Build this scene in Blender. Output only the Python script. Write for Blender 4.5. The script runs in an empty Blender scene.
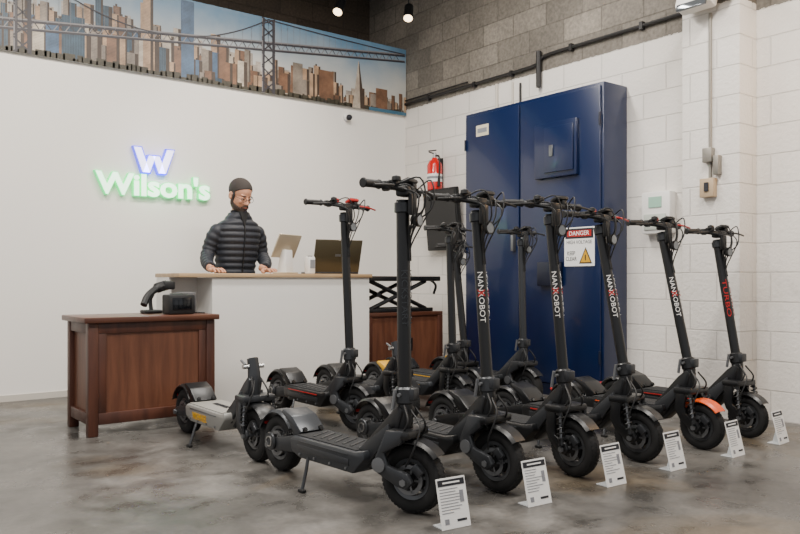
import bpy, bmesh, math, random
from mathutils import Vector, Matrix
random.seed(7)
PI=math.pi
def lin(c):
    return tuple(((v/255)/12.92 if v/255<=0.04045 else ((v/255+0.055)/1.055)**2.4) for v in c)
MATS={}
def mat(name,rgb,rough=0.5,metal=0.0,emit=0.0,bump=0.0,bscale=60,spec=0.5,vary=0.0,coat=0.0):
    if name in MATS: return MATS[name]
    m=bpy.data.materials.new(name); m.use_nodes=True
    nt=m.node_tree; b=nt.nodes['Principled BSDF']
    c=lin(rgb)+(1,)
    b.inputs['Base Color'].default_value=c
    b.inputs['Roughness'].default_value=rough
    b.inputs['Metallic'].default_value=metal
    b.inputs['Specular IOR Level'].default_value=spec
    if coat: b.inputs['Coat Weight'].default_value=coat
    if emit:
        b.inputs['Emission Color'].default_value=c; b.inputs['Emission Strength'].default_value=emit
    if bump or vary:
        tc=nt.nodes.new('ShaderNodeTexCoord'); n=nt.nodes.new('ShaderNodeTexNoise')
        n.inputs['Scale'].default_value=bscale; n.inputs['Detail'].default_value=4
        nt.links.new(tc.outputs['Object'],n.inputs['Vector'])
        if bump:
            bp=nt.nodes.new('ShaderNodeBump'); bp.inputs['Strength'].default_value=bump; bp.inputs['Distance'].default_value=0.004
            nt.links.new(n.outputs['Fac'],bp.inputs['Height']); nt.links.new(bp.outputs['Normal'],b.inputs['Normal'])
        if vary:
            mx=nt.nodes.new('ShaderNodeMix'); mx.data_type='RGBA'
            mx.inputs['A'].default_value=tuple(v*(1-vary) for v in c[:3])+(1,)
            mx.inputs['B'].default_value=tuple(min(1,v*(1+vary)) for v in c[:3])+(1,)
            nt.links.new(n.outputs['Fac'],mx.inputs['Factor']); nt.links.new(mx.outputs['Result'],b.inputs['Base Color'])
    MATS[name]=m
    return m

class MB:
    def __init__(s): s.bm=bmesh.new(); s.mats=[]; s.M=Matrix()
    def mi(s,m):
        if m not in s.mats: s.mats.append(m)
        return s.mats.index(m)
    def merge(s,tb,m,M=None):
        i=s.mi(m); T=s.M@M if M is not None else s.M
        mp={v:s.bm.verts.new(T@v.co) for v in tb.verts}
        for f in tb.faces:
            try:
                nf=s.bm.faces.new([mp[v] for v in f.verts]); nf.material_index=i; nf.smooth=True
            except ValueError: pass
        tb.free()
    def box(s,c,size,m,bev=0.0,rot=None,seg=2):
        tb=bmesh.new(); bmesh.ops.create_cube(tb,size=1)
        bmesh.ops.scale(tb,vec=Vector(size),verts=tb.verts)
        if bev>0: bmesh.ops.bevel(tb,geom=tb.edges[:],offset=min(bev,min(size)*0.45),segments=seg,affect='EDGES',profile=0.5)
        M=Matrix.Translation(Vector(c))
        if rot is not None: M=M@rot
        s.merge(tb,m,M)
    def bb(s,x0,x1,y0,y1,z0,z1,m,bev=0.0):
        s.box(((x0+x1)/2,(y0+y1)/2,(z0+z1)/2),(x1-x0,y1-y0,z1-z0),m,bev)
    def ell(s,c,rad,m,rot=None,keep=None,seg=20):
        tb=bmesh.new(); bmesh.ops.create_uvsphere(tb,u_segments=seg,v_segments=max(6,seg*2//3),radius=1)
        bmesh.ops.scale(tb,vec=Vector(rad),verts=tb.verts)
        if keep:
            dv=[v for v in tb.verts if not keep(v.co)]
            bmesh.ops.delete(tb,geom=dv,context='VERTS')
        M=Matrix.Translation(Vector(c))
        if rot is not None: M=M@rot
        s.merge(tb,m,M)
    def tube(s,pts,r,m,seg=10,flat=None):
        pts=[Vector(p) for p in pts]; n=len(pts)
        rs=r if isinstance(r,(list,tuple)) else [r]*n
        tb=bmesh.new(); rings=[]
        t0=(pts[1]-pts[0]).normalized()
        up=Vector((0,0,1)) if abs(t0.z)<0.9 else Vector((1,0,0))
        nrm=(up-t0*up.dot(t0)).normalized()
        for i in range(n):
            if i==0: t=t0
            elif i==n-1: t=(pts[i]-pts[i-1]).normalized()
            else: t=((pts[i]-pts[i-1]).normalized()+(pts[i+1]-pts[i]).normalized()).normalized()
            nrm=(nrm-t*nrm.dot(t))
            if nrm.length<1e-6: nrm=t.orthogonal()
            nrm.normalize(); b=t.cross(nrm)
            fb=flat if flat else 1.0
            rings.append([tb.verts.new(pts[i]+nrm*rs[i]*math.cos(2*PI*k/seg)+b*rs[i]*fb*math.sin(2*PI*k/seg)) for k in range(seg)])
        for i in range(n-1):
            for k in range(seg):
                tb.faces.new((rings[i][k],rings[i][(k+1)%seg],rings[i+1][(k+1)%seg],rings[i+1][k]))
        tb.faces.new(rings[0][::-1]); tb.faces.new(rings[-1])
        s.merge(tb,m)
    def loft(s,rings,m,seg=24,p=2.0):
        tb=bmesh.new(); R=[]
        for (cx,cy,cz,rx,ry) in rings:
            row=[]
            for k in range(seg):
                a=2*PI*k/seg; ca,sa=math.cos(a),math.sin(a)
                row.append(tb.verts.new((cx+rx*math.copysign(abs(ca)**(2/p),ca),cy+ry*math.copysign(abs(sa)**(2/p),sa),cz)))
            R.append(row)
        for i in range(len(R)-1):
            for k in range(seg):
                tb.faces.new((R[i][k],R[i][(k+1)%seg],R[i+1][(k+1)%seg],R[i+1][k]))
        tb.faces.new(R[0][::-1]); tb.faces.new(R[-1]); s.merge(tb,m)
    def lathe(s,prof,m,c=(0,0,0),axis=(0,0,1),seg=32,closed=False):
        tb=bmesh.new(); R=[]
        for (r,h) in prof:
            R.append([tb.verts.new((max(r,1e-4)*math.cos(2*PI*k/seg),max(r,1e-4)*math.sin(2*PI*k/seg),h)) for k in range(seg)])
        n=len(R)
        for i in range(n if closed else n-1):
            a,b=R[i],R[(i+1)%n]
            for k in range(seg): tb.faces.new((a[k],a[(k+1)%seg],b[(k+1)%seg],b[k]))
        if not closed:
            tb.faces.new(R[0][::-1]); tb.faces.new(R[-1])
        q=Vector((0,0,1)).rotation_difference(Vector(axis).normalized()).to_matrix().to_4x4()
        s.merge(tb,m,Matrix.Translation(Vector(c))@q)
    def cyl(s,p0,p1,r,m,seg=16,r2=None):
        s.tube([p0,p1],[r,r if r2 is None else r2],m,seg)
    def prism(s,pts,m,y0,y1,bev=0.0,M=None):
        tb=bmesh.new()
        a=[tb.verts.new((x,y0,z)) for x,z in pts]; b=[tb.verts.new((x,y1,z)) for x,z in pts]
        n=len(pts); tb.faces.new(a); tb.faces.new(b[::-1])
        for i in range(n): tb.faces.new((a[i],b[i],b[(i+1)%n],a[(i+1)%n]))
        if bev>0:
            bmesh.ops.recalc_face_normals(tb,faces=tb.faces[:])
            bmesh.ops.bevel(tb,geom=tb.edges[:],offset=bev,segments=2,affect='EDGES',profile=0.5)
        s.merge(tb,m,M)
    def text(s,txt,m,size,M,ext=0.001,width=None,bold=0.0):
        cu=bpy.data.curves.new('t','FONT'); cu.body=txt; cu.size=size; cu.extrude=ext; cu.offset=bold
        cu.align_x='CENTER'; cu.align_y='CENTER'; cu.resolution_u=3
        ob=bpy.data.objects.new('t',cu); bpy.context.scene.collection.objects.link(ob)
        bpy.context.view_layer.update()
        me=bpy.data.meshes.new_from_object(ob.evaluated_get(bpy.context.evaluated_depsgraph_get()))
        bpy.data.objects.remove(ob); bpy.data.curves.remove(cu)
        tb=bmesh.new(); tb.from_mesh(me); bpy.data.meshes.remove(me)
        if width and tb.verts:
            xs=[v.co.x for v in tb.verts]; k=width/(max(xs)-min(xs))
            bmesh.ops.scale(tb,vec=Vector((k,1,1)),verts=tb.verts)
        s.merge(tb,m,M)
    def quad(s,pts,m):
        tb=bmesh.new(); tb.faces.new([tb.verts.new(p) for p in pts]); s.merge(tb,m)
    def arc(s,cx,cz,r,a0,a1,w,m,th=0.004,y=0.0,n=14,crown=0.012):
        tb=bmesh.new(); rows=[]
        for i in range(n+1):
            a=math.radians(a0+(a1-a0)*i/n); row=[]
            for (yy,dr) in ((-w/2,-crown),(-w/3,0),(w/3,0),(w/2,-crown),(w/2,-crown-th),(w/3,-th),(-w/3,-th),(-w/2,-crown-th)):
                row.append(tb.verts.new((cx+(r+dr)*math.cos(a),y+yy,cz+(r+dr)*math.sin(a))))
            rows.append(row)
        for i in range(n):
            for k in range(8): tb.faces.new((rows[i][k],rows[i][(k+1)%8],rows[i+1][(k+1)%8],rows[i+1][k]))
        tb.faces.new(rows[0][::-1]); tb.faces.new(rows[-1]); s.merge(tb,m)
    def obj(s,name,loc=(0,0,0),rz=0,parent=None,rot=None,sharp=35,norm=True):
        if norm: bmesh.ops.recalc_face_normals(s.bm,faces=s.bm.faces[:])
        me=bpy.data.meshes.new(name); s.bm.to_mesh(me); s.bm.free()
        for m in s.mats: me.materials.append(m)
        try: me.set_sharp_from_angle(angle=math.radians(sharp))
        except Exception: pass
        ob=bpy.data.objects.new(name,me); bpy.context.scene.collection.objects.link(ob)
        ob.location=loc; ob.rotation_euler=rot if rot else (0,0,rz)
        if parent: ob.parent=parent
        return ob
def cat(pts,n=6):
    P=[Vector(p) for p in pts]; P=[P[0]*2-P[1]]+P+[P[-1]*2-P[-2]]; out=[]
    for i in range(1,len(P)-2):
        for k in range(n):
            t=k/n; a,b,c,d=P[i-1],P[i],P[i+1],P[i+2]
            out.append(0.5*((2*b)+(c-a)*t+(2*a-5*b+4*c-d)*t*t+(3*b-a-3*c+d)*t**3))
    out.append(P[-2]); return out
def Rx(a): return Matrix.Rotation(math.radians(a),4,'X')
def Ry(a): return Matrix.Rotation(math.radians(a),4,'Y')
def Rz(a): return Matrix.Rotation(math.radians(a),4,'Z')
def T(*a): return Matrix.Translation(Vector(a))

# ------------------------------------------------------------ materials
BLACK=mat('black_paint',(21,22,24),0.36,0.1)
BLACKM=mat('black_matte',(16,17,19),0.55)
RUBBER=mat('tyre_rubber',(18,18,19),0.8,bump=0.2,bscale=120)
GRIP=mat('grip_tape',(28,29,31),0.85,bump=0.5,bscale=400)
DGREY=mat('dark_grey_metal',(58,60,63),0.35,0.5)
HUB=mat('wheel_alloy',(88,90,93),0.38,0.6)
GREY=mat('grey_metal',(120,122,125),0.35,0.7)
SILVER=mat('silver_metal',(150,149,145),0.42,0.3)
ALU=mat('brushed_alu',(185,185,185),0.3,0.95)
RED=mat('red_plastic',(170,20,18),0.4)
ORANGE=mat('orange_paint',(214,80,22),0.4)
YELLOW=mat('yellow_paint',(205,155,25),0.45)
WHITEP=mat('white_plastic',(228,226,222),0.45)
PAPER=mat('paper',(236,236,234),0.7)
INK=mat('ink',(28,30,38),0.6)
INKG=mat('ink_grey',(130,132,138),0.6)
LENS=mat('lamp_lens',(120,125,130),0.1,0.6)
SCREEN=mat('screen_glass',(14,16,20),0.08)
SCREENB=mat('screen_lit',(90,130,170),0.2,emit=0.4)

# ------------------------------------------------------------ room
def room_mat_floor():
    m=bpy.data.materials.new('polished_concrete'); m.use_nodes=True; nt=m.node_tree; N=nt.nodes; L=nt.links
    b=N['Principled BSDF']; tc=N.new('ShaderNodeTexCoord')
    def noise(sc,det=6,dist=0.0,off=0):
        n=N.new('ShaderNodeTexNoise'); n.inputs['Scale'].default_value=sc; n.inputs['Detail'].default_value=det; n.inputs['Distortion'].default_value=dist
        mp=N.new('ShaderNodeMapping'); mp.inputs['Location'].default_value=(off,off*.7,0)
        L.new(tc.outputs['Object'],mp.inputs[0]); L.new(mp.outputs[0],n.inputs['Vector']); return n
    def ramp(src,stops):
        r=N.new('ShaderNodeValToRGB'); e=r.color_ramp.elements
        e[0].position,e[0].color=stops[0][0],lin(stops[0][1])+(1,)
        e[1].position,e[1].color=stops[-1][0],lin(stops[-1][1])+(1,)
        for p,c in stops[1:-1]:
            x=e.new(p); x.color=lin(c)+(1,)
        L.new(src,r.inputs['Fac']); return r
    n1=noise(0.9,10,0.8); n2=noise(5,10,.3); n3=noise(0.6,8,1.5,3.3); n4=noise(45,4); n5=noise(1.9,9,1.4,9.1)
    r1=ramp(n1.outputs['Fac'],[(0.32,(62,60,58)),(0.48,(80,78,75)),(0.66,(100,97,93))])
    r2=ramp(n3.outputs['Fac'],[(0.50,(0,0,0)),(0.60,(210,210,210))])
    mx=N.new('ShaderNodeMix'); mx.data_type='RGBA'; L.new(r2.outputs['Color'],mx.inputs['Factor'])
    L.new(r1.outputs['Color'],mx.inputs['A']); mx.inputs['B'].default_value=lin((86,74,56))+(1,)
    r5=ramp(n5.outputs['Fac'],[(0.55,(0,0,0)),(0.62,(160,160,160))])
    m5=N.new('ShaderNodeMix'); m5.data_type='RGBA'; L.new(r5.outputs['Color'],m5.inputs['Factor'])
    L.new(mx.outputs['Result'],m5.inputs['A']); m5.inputs['B'].default_value=lin((48,46,43))+(1,)
    mm=N.new('ShaderNodeMix'); mm.data_type='RGBA'; mm.blend_type='OVERLAY'; mm.inputs['Factor'].default_value=0.9
    L.new(m5.outputs['Result'],mm.inputs['A']); L.new(n2.outputs['Fac'],mm.inputs['B'])
    m3=N.new('ShaderNodeMix'); m3.data_type='RGBA'; m3.blend_type='OVERLAY'; m3.inputs['Factor'].default_value=0.4
    L.new(mm.outputs['Result'],m3.inputs['A']); L.new(n4.outputs['Fac'],m3.inputs['B'])
    L.new(m3.outputs['Result'],b.inputs['Base Color'])
    mr=N.new('ShaderNodeMapRange'); mr.inputs['From Min'].default_value=.3; mr.inputs['From Max'].default_value=.7; mr.inputs['To Min'].default_value=0.18; mr.inputs['To Max'].default_value=0.5
    L.new(n2.outputs['Fac'],mr.inputs['Value']); L.new(mr.outputs['Result'],b.inputs['Roughness'])
    bp=N.new('ShaderNodeBump'); bp.inputs['Strength'].default_value=0.1; bp.inputs['Distance'].default_value=0.01
    L.new(n2.outputs['Fac'],bp.inputs['Height']); L.new(bp.outputs['Normal'],b.inputs['Normal'])
    return m
def block_mat(name,axis,paint_z,paint,raw):
    m=bpy.data.materials.new(name); m.use_nodes=True; nt=m.node_tree; N=nt.nodes; L=nt.links
    b=N['Principled BSDF']; b.inputs['Roughness'].default_value=0.7
    tc=N.new('ShaderNodeTexCoord'); sp=N.new('ShaderNodeSeparateXYZ'); L.new(tc.outputs['Object'],sp.inputs[0])
    cb=N.new('ShaderNodeCombineXYZ')
    if axis=='xy':
        ad=N.new('ShaderNodeMath'); ad.operation='ADD'; L.new(sp.outputs['X'],ad.inputs[0]); L.new(sp.outputs['Y'],ad.inputs[1]); L.new(ad.outputs[0],cb.inputs['X'])
    else: L.new(sp.outputs[axis],cb.inputs['X'])
    L.new(sp.outputs['Z'],cb.inputs['Y'])
    br=N.new('ShaderNodeTexBrick'); L.new(cb.outputs[0],br.inputs['Vector'])
    br.inputs['Scale'].default_value=1; br.inputs['Brick Width'].default_value=0.40; br.inputs['Row Height'].default_value=0.2
    br.inputs['Mortar Size'].default_value=0.006; br.inputs['Mortar Smooth'].default_value=0.4
    def c3(c,k): return tuple(v*k for v in lin(c))+(1,)
    br.inputs['Color1'].default_value=(0.62,0.62,0.62,1); br.inputs['Color2'].default_value=(1,1,1,1); br.inputs['Mortar'].default_value=(0.6,0.6,0.6,1)
    n=N.new('ShaderNodeTexNoise'); n.inputs['Scale'].default_value=40; n.inputs['Detail'].default_value=6; L.new(tc.outputs['Object'],n.inputs['Vector'])
    n2=N.new('ShaderNodeTexNoise'); n2.inputs['Scale'].default_value=1.3; n2.inputs['Detail'].default_value=6; L.new(tc.outputs['Object'],n2.inputs['Vector'])
    raw1=N.new('ShaderNodeMix'); raw1.data_type='RGBA'; raw1.inputs['A'].default_value=c3(raw,0.45); raw1.inputs['B'].default_value=c3(raw,1.6); L.new(n2.outputs['Fac'],raw1.inputs['Factor'])
    raw2=N.new('ShaderNodeMix'); raw2.data_type='RGBA'; raw2.blend_type='MULTIPLY'; raw2.inputs['Factor'].default_value=1; L.new(raw1.outputs['Result'],raw2.inputs['A']); L.new(br.outputs['Color'],raw2.inputs['B'])
    raw3=N.new('ShaderNodeMix'); raw3.data_type='RGBA'; raw3.blend_type='OVERLAY'; raw3.inputs['Factor'].default_value=0.6; L.new(raw2.outputs['Result'],raw3.inputs['A']); L.new(n.outputs['Fac'],raw3.inputs['B'])
    pm=N.new('ShaderNodeMix'); pm.data_type='RGBA'; pm.inputs['A'].default_value=c3(paint,1.0); pm.inputs['B'].default_value=c3(paint,0.72)
    mf=N.new('ShaderNodeMath'); mf.operation='MULTIPLY'; mf.inputs[1].default_value=0.55; L.new(br.outputs['Fac'],mf.inputs[0]); L.new(mf.outputs[0],pm.inputs['Factor'])
    pm2=N.new('ShaderNodeMix'); pm2.data_type='RGBA'; pm2.blend_type='OVERLAY'; pm2.inputs['Factor'].default_value=0.25; L.new(pm.outputs['Result'],pm2.inputs['A']); L.new(n2.outputs['Fac'],pm2.inputs['B'])
    ns=N.new('ShaderNodeMath'); ns.operation='MULTIPLY_ADD'; ns.inputs[1].default_value=0.03; L.new(n.outputs['Fac'],ns.inputs[0]); L.new(sp.outputs['Z'],ns.inputs[2])
    gt=N.new('ShaderNodeMath'); gt.operation='GREATER_THAN'; gt.inputs[1].default_value=paint_z; L.new(ns.outputs[0],gt.inputs[0])
    fm=N.new('ShaderNodeMix'); fm.data_type='RGBA'; L.new(gt.outputs[0],fm.inputs['Factor']); L.new(pm2.outputs['Result'],fm.inputs['A']); L.new(raw3.outputs['Result'],fm.inputs['B'])
    L.new(fm.outputs['Result'],b.inputs['Base Color'])
    inv=N.new('ShaderNodeMath'); inv.operation='MULTIPLY_ADD'; inv.inputs[1].default_value=-1; L.new(br.outputs['Fac'],inv.inputs[0])
    ms=N.new('ShaderNodeMath'); ms.operation='MULTIPLY'; ms.inputs[1].default_value=0.7; L.new(n.outputs['Fac'],ms.inputs[0]); L.new(ms.outputs[0],inv.inputs[2])
    bp=N.new('ShaderNodeBump'); bp.inputs['Strength'].default_value=0.75; bp.inputs['Distance'].default_value=0.008
    L.new(inv.outputs[0],bp.inputs['Height']); L.new(bp.outputs['Normal'],b.inputs['Normal'])
    return m
FLOOR=room_mat_floor()
BLOCKY=block_mat('painted_block_y','Y',2.82,(228,223,216),(130,123,113))
BLOCKP=block_mat('painted_block_pillar','xy',2.86,(228,223,216),(130,123,113))
BLOCKD=block_mat('raw_block','X',-1,(200,200,200),(76,66,55))
PLASTER=mat('white_plaster',(230,227,221),0.6,bump=0.05,bscale=30)
CEIL=mat('ceiling_dark',(70,60,50),0.8,vary=0.3,bscale=3)
WX=5.165; WY=6.63
b=MB(); b.bb(-4,WX+0.2,-3,7.5,-0.1,0,FLOOR); b.obj('floor')
b=MB(); b.bb(WX,WX+0.2,-3,7.5,0,4.2,BLOCKY); b.obj('wall_right')
b=MB(); b.bb(-4,WX,WY,WY+0.14,0,3.44,PLASTER); b.obj('wall_back')
b=MB(); b.bb(-4,WX,7.3,7.5,0,4.2,BLOCKD); b.obj('wall_rear')
b=MB(); b.bb(-4,WX+0.2,-3,7.5,4.2,4.3,CEIL); b.obj('ceiling')
b=MB(); b.bb(4.94,WX,2.695,3.124,0,4.2,BLOCKP,0.008); b.obj('wall_pillar')
b=MB(); b.bb(-4,WX,WY-0.008,WY,0,0.05,mat('skirting',(190,185,176),0.6)); b.obj('baseboard_back')

# ------------------------------------------------------------ poster
def gradmat(name,z0,z1,ca,cb):
    m=bpy.data.materials.new(name); m.use_nodes=True; nt=m.node_tree; N=nt.nodes; L=nt.links
    bb=N['Principled BSDF']; bb.inputs['Roughness'].default_value=0.45
    tc=N.new('ShaderNodeTexCoord'); sp=N.new('ShaderNodeSeparateXYZ'); L.new(tc.outputs['Object'],sp.inputs[0])
    mr=N.new('ShaderNodeMapRange'); mr.inputs['From Min'].default_value=z0; mr.inputs['From Max'].default_value=z1; L.new(sp.outputs['Z'],mr.inputs['Value'])
    ns=N.new('ShaderNodeTexNoise'); ns.inputs['Scale'].default_value=2.5; ns.inputs['Detail'].default_value=7; L.new(tc.outputs['Object'],ns.inputs['Vector'])
    ad=N.new('ShaderNodeMath'); ad.operation='MULTIPLY_ADD'; ad.inputs[1].default_value=1.1; ad.inputs[2].default_value=-0.55; L.new(ns.outputs['Fac'],ad.inputs[0])
    a2=N.new('ShaderNodeMath'); a2.use_clamp=True; L.new(ad.outputs[0],a2.inputs[0]); L.new(mr.outputs['Result'],a2.inputs[1])
    mx=N.new('ShaderNodeMix'); mx.data_type='RGBA'; mx.inputs['A'].default_value=lin(ca)+(1,); mx.inputs['B'].default_value=lin(cb)+(1,)
    L.new(a2.outputs[0],mx.inputs['Factor']); L.new(mx.outputs['Result'],bb.inputs['Base Color']); return m
def winmat(name,ca,cb,w=0.009,h=0.012,z0=2.75,z1=3.2):
    m=bpy.data.materials.new(name); m.use_nodes=True; nt=m.node_tree; N=nt.nodes; L=nt.links
    bb=N['Principled BSDF']; bb.inputs['Roughness'].default_value=0.45
    tc=N.new('ShaderNodeTexCoord'); sp=N.new('ShaderNodeSeparateXYZ'); L.new(tc.outputs['Object'],sp.inputs[0])
    cb_=N.new('ShaderNodeCombineXYZ'); L.new(sp.outputs['X'],cb_.inputs['X']); L.new(sp.outputs['Z'],cb_.inputs['Y'])
    br=N.new('ShaderNodeTexBrick'); br.offset=0; L.new(cb_.outputs[0],br.inputs['Vector'])
    br.inputs['Scale'].default_value=1; br.inputs['Brick Width'].default_value=w; br.inputs['Row Height'].default_value=h; br.inputs['Mortar Size'].default_value=0.0022
    br.inputs['Color1'].default_value=lin(cb)+(1,); br.inputs['Color2'].default_value=tuple(v*1.7 for v in lin(cb))+(1,); br.inputs['Mortar'].default_value=lin(ca)+(1,)
    ns=N.new('ShaderNodeTexNoise'); ns.inputs['Scale'].default_value=9; ns.inputs['Detail'].default_value=5; L.new(tc.outputs['Object'],ns.inputs['Vector'])
    ov=N.new('ShaderNodeMix'); ov.data_type='RGBA'; ov.blend_type='OVERLAY'; ov.inputs['Factor'].default_value=.9; L.new(br.outputs['Color'],ov.inputs['A']); L.new(ns.outputs['Fac'],ov.inputs['B'])
    L.new(ov.outputs['Result'],bb.inputs['Base Color']); return m
SKY=gradmat('print_sky',2.95,3.42,(184,184,178),(96,132,160))
WATER=gradmat('print_water',2.7,2.9,(40,85,110),(90,130,150))
BM=[winmat('print_bld_tan',(176,146,116),(100,80,64)),winmat('print_bld_white',(192,180,162),(116,108,100)),
    winmat('print_bld_brown',(124,90,66),(64,48,40)),winmat('print_bld_blue',(70,96,124),(32,54,78)),
    winmat('print_bld_grey',(138,126,112),(74,70,68)),winmat('print_bld_glass',(54,78,94),(22,38,52),0.02,0.008)]
HAZE=[winmat('print_far_a',(176,164,148),(142,132,122)),winmat('print_far_b',(158,148,138),(124,118,112))]
SHADE=mat('print_shadow',(62,50,42),0.5,vary=.4,bscale=30); STEEL=mat('print_steel',(50,48,54),0.5); STEELL=mat('print_steel_light',(122,120,122),0.5)
TREE=mat('print_dark_ground',(58,54,42),.5,vary=.7,bscale=30)
b=MB(); PY=WY-0.03; px0,px1,pz0,pz1=0.2,WX-0.01,2.735,3.455
b.bb(px0,px1,PY,WY-.0005,pz0,pz1,SKY)
def layer(k): return PY-0.0006*k
def pq(x0,x1,z0,z1,m,k): 
    y=layer(k); x0=max(x0,px0);x1=min(x1,px1);z1=min(z1,pz1)
    if x1>x0: b.quad([(x0,y,z0),(x1,y,z0),(x1,y,z1),(x0,y,z1)],m)
def env(x): return 3.30 if x<1.2 else (3.27 if x<2.4 else (3.17 if x<3.3 else (3.08 if x<4.3 else 3.0)))
x=px0
while x<px1:
    w=random.uniform(.03,.08); pq(x,x+w,pz0,random.uniform(env(x)-.2,env(x)-.05),random.choice(HAZE),1); x+=w*.9
for k,(f0,f1,ws) in enumerate([(-.22,.04,(.04,.1)),(-.30,-.05,(.04,.11)),(-.42,-.17,(.04,.12))]):
    x=px0
    while x<px1:
        w=random.uniform(*ws); h=max(pz0+.03,env(x)+random.uniform(f0,f1))
        if k==0 and random.random()<.12 and x<3.0: h=random.uniform(3.3,3.44)
        m=BM[random.choice([0,0,1,2,2,3,4,4,5] if x<3 else [0,0,2,2,4,1])]; kk=2+k*1.5
        pq(x,x+w,pz0,h,m,kk); pq(x+w*random.uniform(.62,.8),x+w,pz0,h-.003,SHADE,kk+.5)
        if random.random()<.35: pq(x+w*.25,x+w*.5,h,h+.018,SHADE,kk)
        x+=w*random.uniform(.85,1.12)
x=px0
while x<px1:
    w=random.uniform(.04,.1); pq(x,x+w,pz0,pz0+random.uniform(.02,.06),TREE,6.2); x+=w*.8
pq(1.62,1.80,pz0,3.10,BM[5],6); pq(1.5,1.6,pz0,3.02,BM[3],6); pq(2.62,2.74,pz0,3.44,BM[3],6); pq(2.28,2.37,pz0,3.4,BM[0],6); pq(2.345,2.37,pz0,3.4,SHADE,6.1)
pq(4.05,4.22,pz0,3.06,BM[2],6);pq(4.75,4.9,pz0,2.98,BM[2],6);pq(3.75,3.86,pz0,3.08,BM[4],6)
y=layer(6.5); b.quad([(4.45,y,pz0),(4.61,y,pz0),(4.535,y,3.22),(4.525,y,3.22)],BM[1]); b.quad([(4.55,y-.0002,pz0),(4.61,y-.0002,pz0),(4.535,y-.0002,3.22),(4.53,y-.0002,3.22)],SHADE)
pq(4.66,px1,pz0,2.77,WATER,7)
def dz(x): return 2.97+(x-1.2)*0.105
def line(x0,z0,x1,z1,w,m,k=8):
    y=layer(k); d=Vector((x1-x0,z1-z0)); 
    if d.length<1e-5: return
    n=Vector((-d.y,d.x)).normalized()*w/2
    b.quad([(x0-n.x,y,z0-n.y),(x1-n.x,y,z1-n.y),(x1+n.x,y,z1+n.y),(x0+n.x,y,z0+n.y)],m)
line(px0,dz(px0),px1-.02,dz(px1),.02,STEEL); line(px0,dz(px0)+.014,px1-.02,dz(px1)+.014,.012,STEELL,8.5)
line(px0,dz(px0)-.065,px1-.02,dz(px1)-.065,.018,STEEL); line(px0,dz(px0)-.054,px1-.02,dz(px1)-.054,.006,STEELL,8.5)
xx=px0
while xx<px1-.12:
    line(xx,dz(xx)-.065,xx+.045,dz(xx+.045),.008,STEELL,7.6); line(xx+.045,dz(xx+.045),xx+.09,dz(xx+.09)-.065,.008,STEEL,7.6); xx+=.09
for tx,tw_ in((1.33,.13),(3.484,.14)):
    pq(tx-tw_/2,tx-tw_/2+.03,pz0,3.45,STEEL,9); pq(tx+tw_/2-.03,tx+tw_/2,pz0,3.45,STEEL,9); pq(tx-tw_/2,tx-tw_/2+.01,pz0,3.45,STEELL,9.1)
    z=pz0
    while z<3.4:
        line(tx-tw_/2,z,tx+tw_/2,min(z+.12,3.45),.012,STEEL,9.3); line(tx+tw_/2,z,tx-tw_/2,min(z+.12,3.45),.012,STEEL,9.6); z+=.13
def cable(xa,za,xb,zb,sag):
    pr=None
    for i in range(25):
        t=i/24; X=xa+(xb-xa)*t; Z=za+(zb-za)*t-sag*4*t*(1-t)
        Z=min(Z,3.45)
        if pr: line(pr[0],pr[1],X,Z,.010,STEEL,10)
        if Z>dz(X) : line(X,dz(X),X,Z,.003,STEELL,9.9)
        pr=(X,Z)
cable(1.33,3.44,3.484,3.44,.34); cable(3.484,3.44,px1-.02,3.40,.01); cable(px0,3.3,1.33,3.44,.15)
b.obj('city_skyline_poster',norm=False)

# ------------------------------------------------------------ wall sign
G=mat('sign_green_light',(215,255,222),0.4,emit=2.4); GS=mat('sign_green_side',(70,225,125),0.4,emit=1.4)
P=mat('sign_violet_light',(222,220,255),0.4,emit=2.4); PS=mat('sign_violet_side',(78,78,235),0.4,emit=1.5)
root=bpy.data.objects.new('illuminated_wall_sign',None); bpy.context.scene.collection.objects.link(root)
root.location=(2.39,WY-0.035,1.755)
b=MB(); b.text("Wilson's",GS,0.25,T(0,0.012,0)@Rx(90),ext=0.022,width=1.02,bold=0.012)
b.text("Wilson's",G,0.25,T(0,-0.012,0)@Rx(90),ext=0.004,width=1.005,bold=0.0075); o=b.obj('lettering',parent=root)
def wlogo(mb,m,y0,y1,g):
    def band(p,q,w):
        mb.prism([(p[0]-w/2-g,p[1]+g),(p[0]+w/2+g,p[1]+g),(q[0]+w/2+g,q[1]-g),(q[0]-w/2-g,q[1]-g)],m,y0,y1)
    for sx in(-1,1):
        band((sx*.145,.215),(sx*.07,0),.068)
        band((sx*.018,.15),(sx*.068,.0),.064)
b=MB(); b.M=T(-.015,0,.122); wlogo(b,PS,-.006,.034,.007); wlogo(b,P,-.012,-.006,-.003); b.obj('monogram',parent=root)
lg=bpy.data.lights.new('sign_glow','POINT'); lg.energy=1.6; lg.color=(.55,1,.65); lg.shadow_soft_size=.2
o=bpy.data.objects.new('sign_glow',lg); o.location=(0,-.12,-.02); o.parent=root; bpy.context.scene.collection.objects.link(o)
lg=bpy.data.lights.new('sign_glow_v','POINT'); lg.energy=.9; lg.color=(.5,.5,1); lg.shadow_soft_size=.1
o=bpy.data.objects.new('sign_glow_v',lg); o.location=(0,-.12,.22); o.parent=root; bpy.context.scene.collection.objects.link(o)

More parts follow.
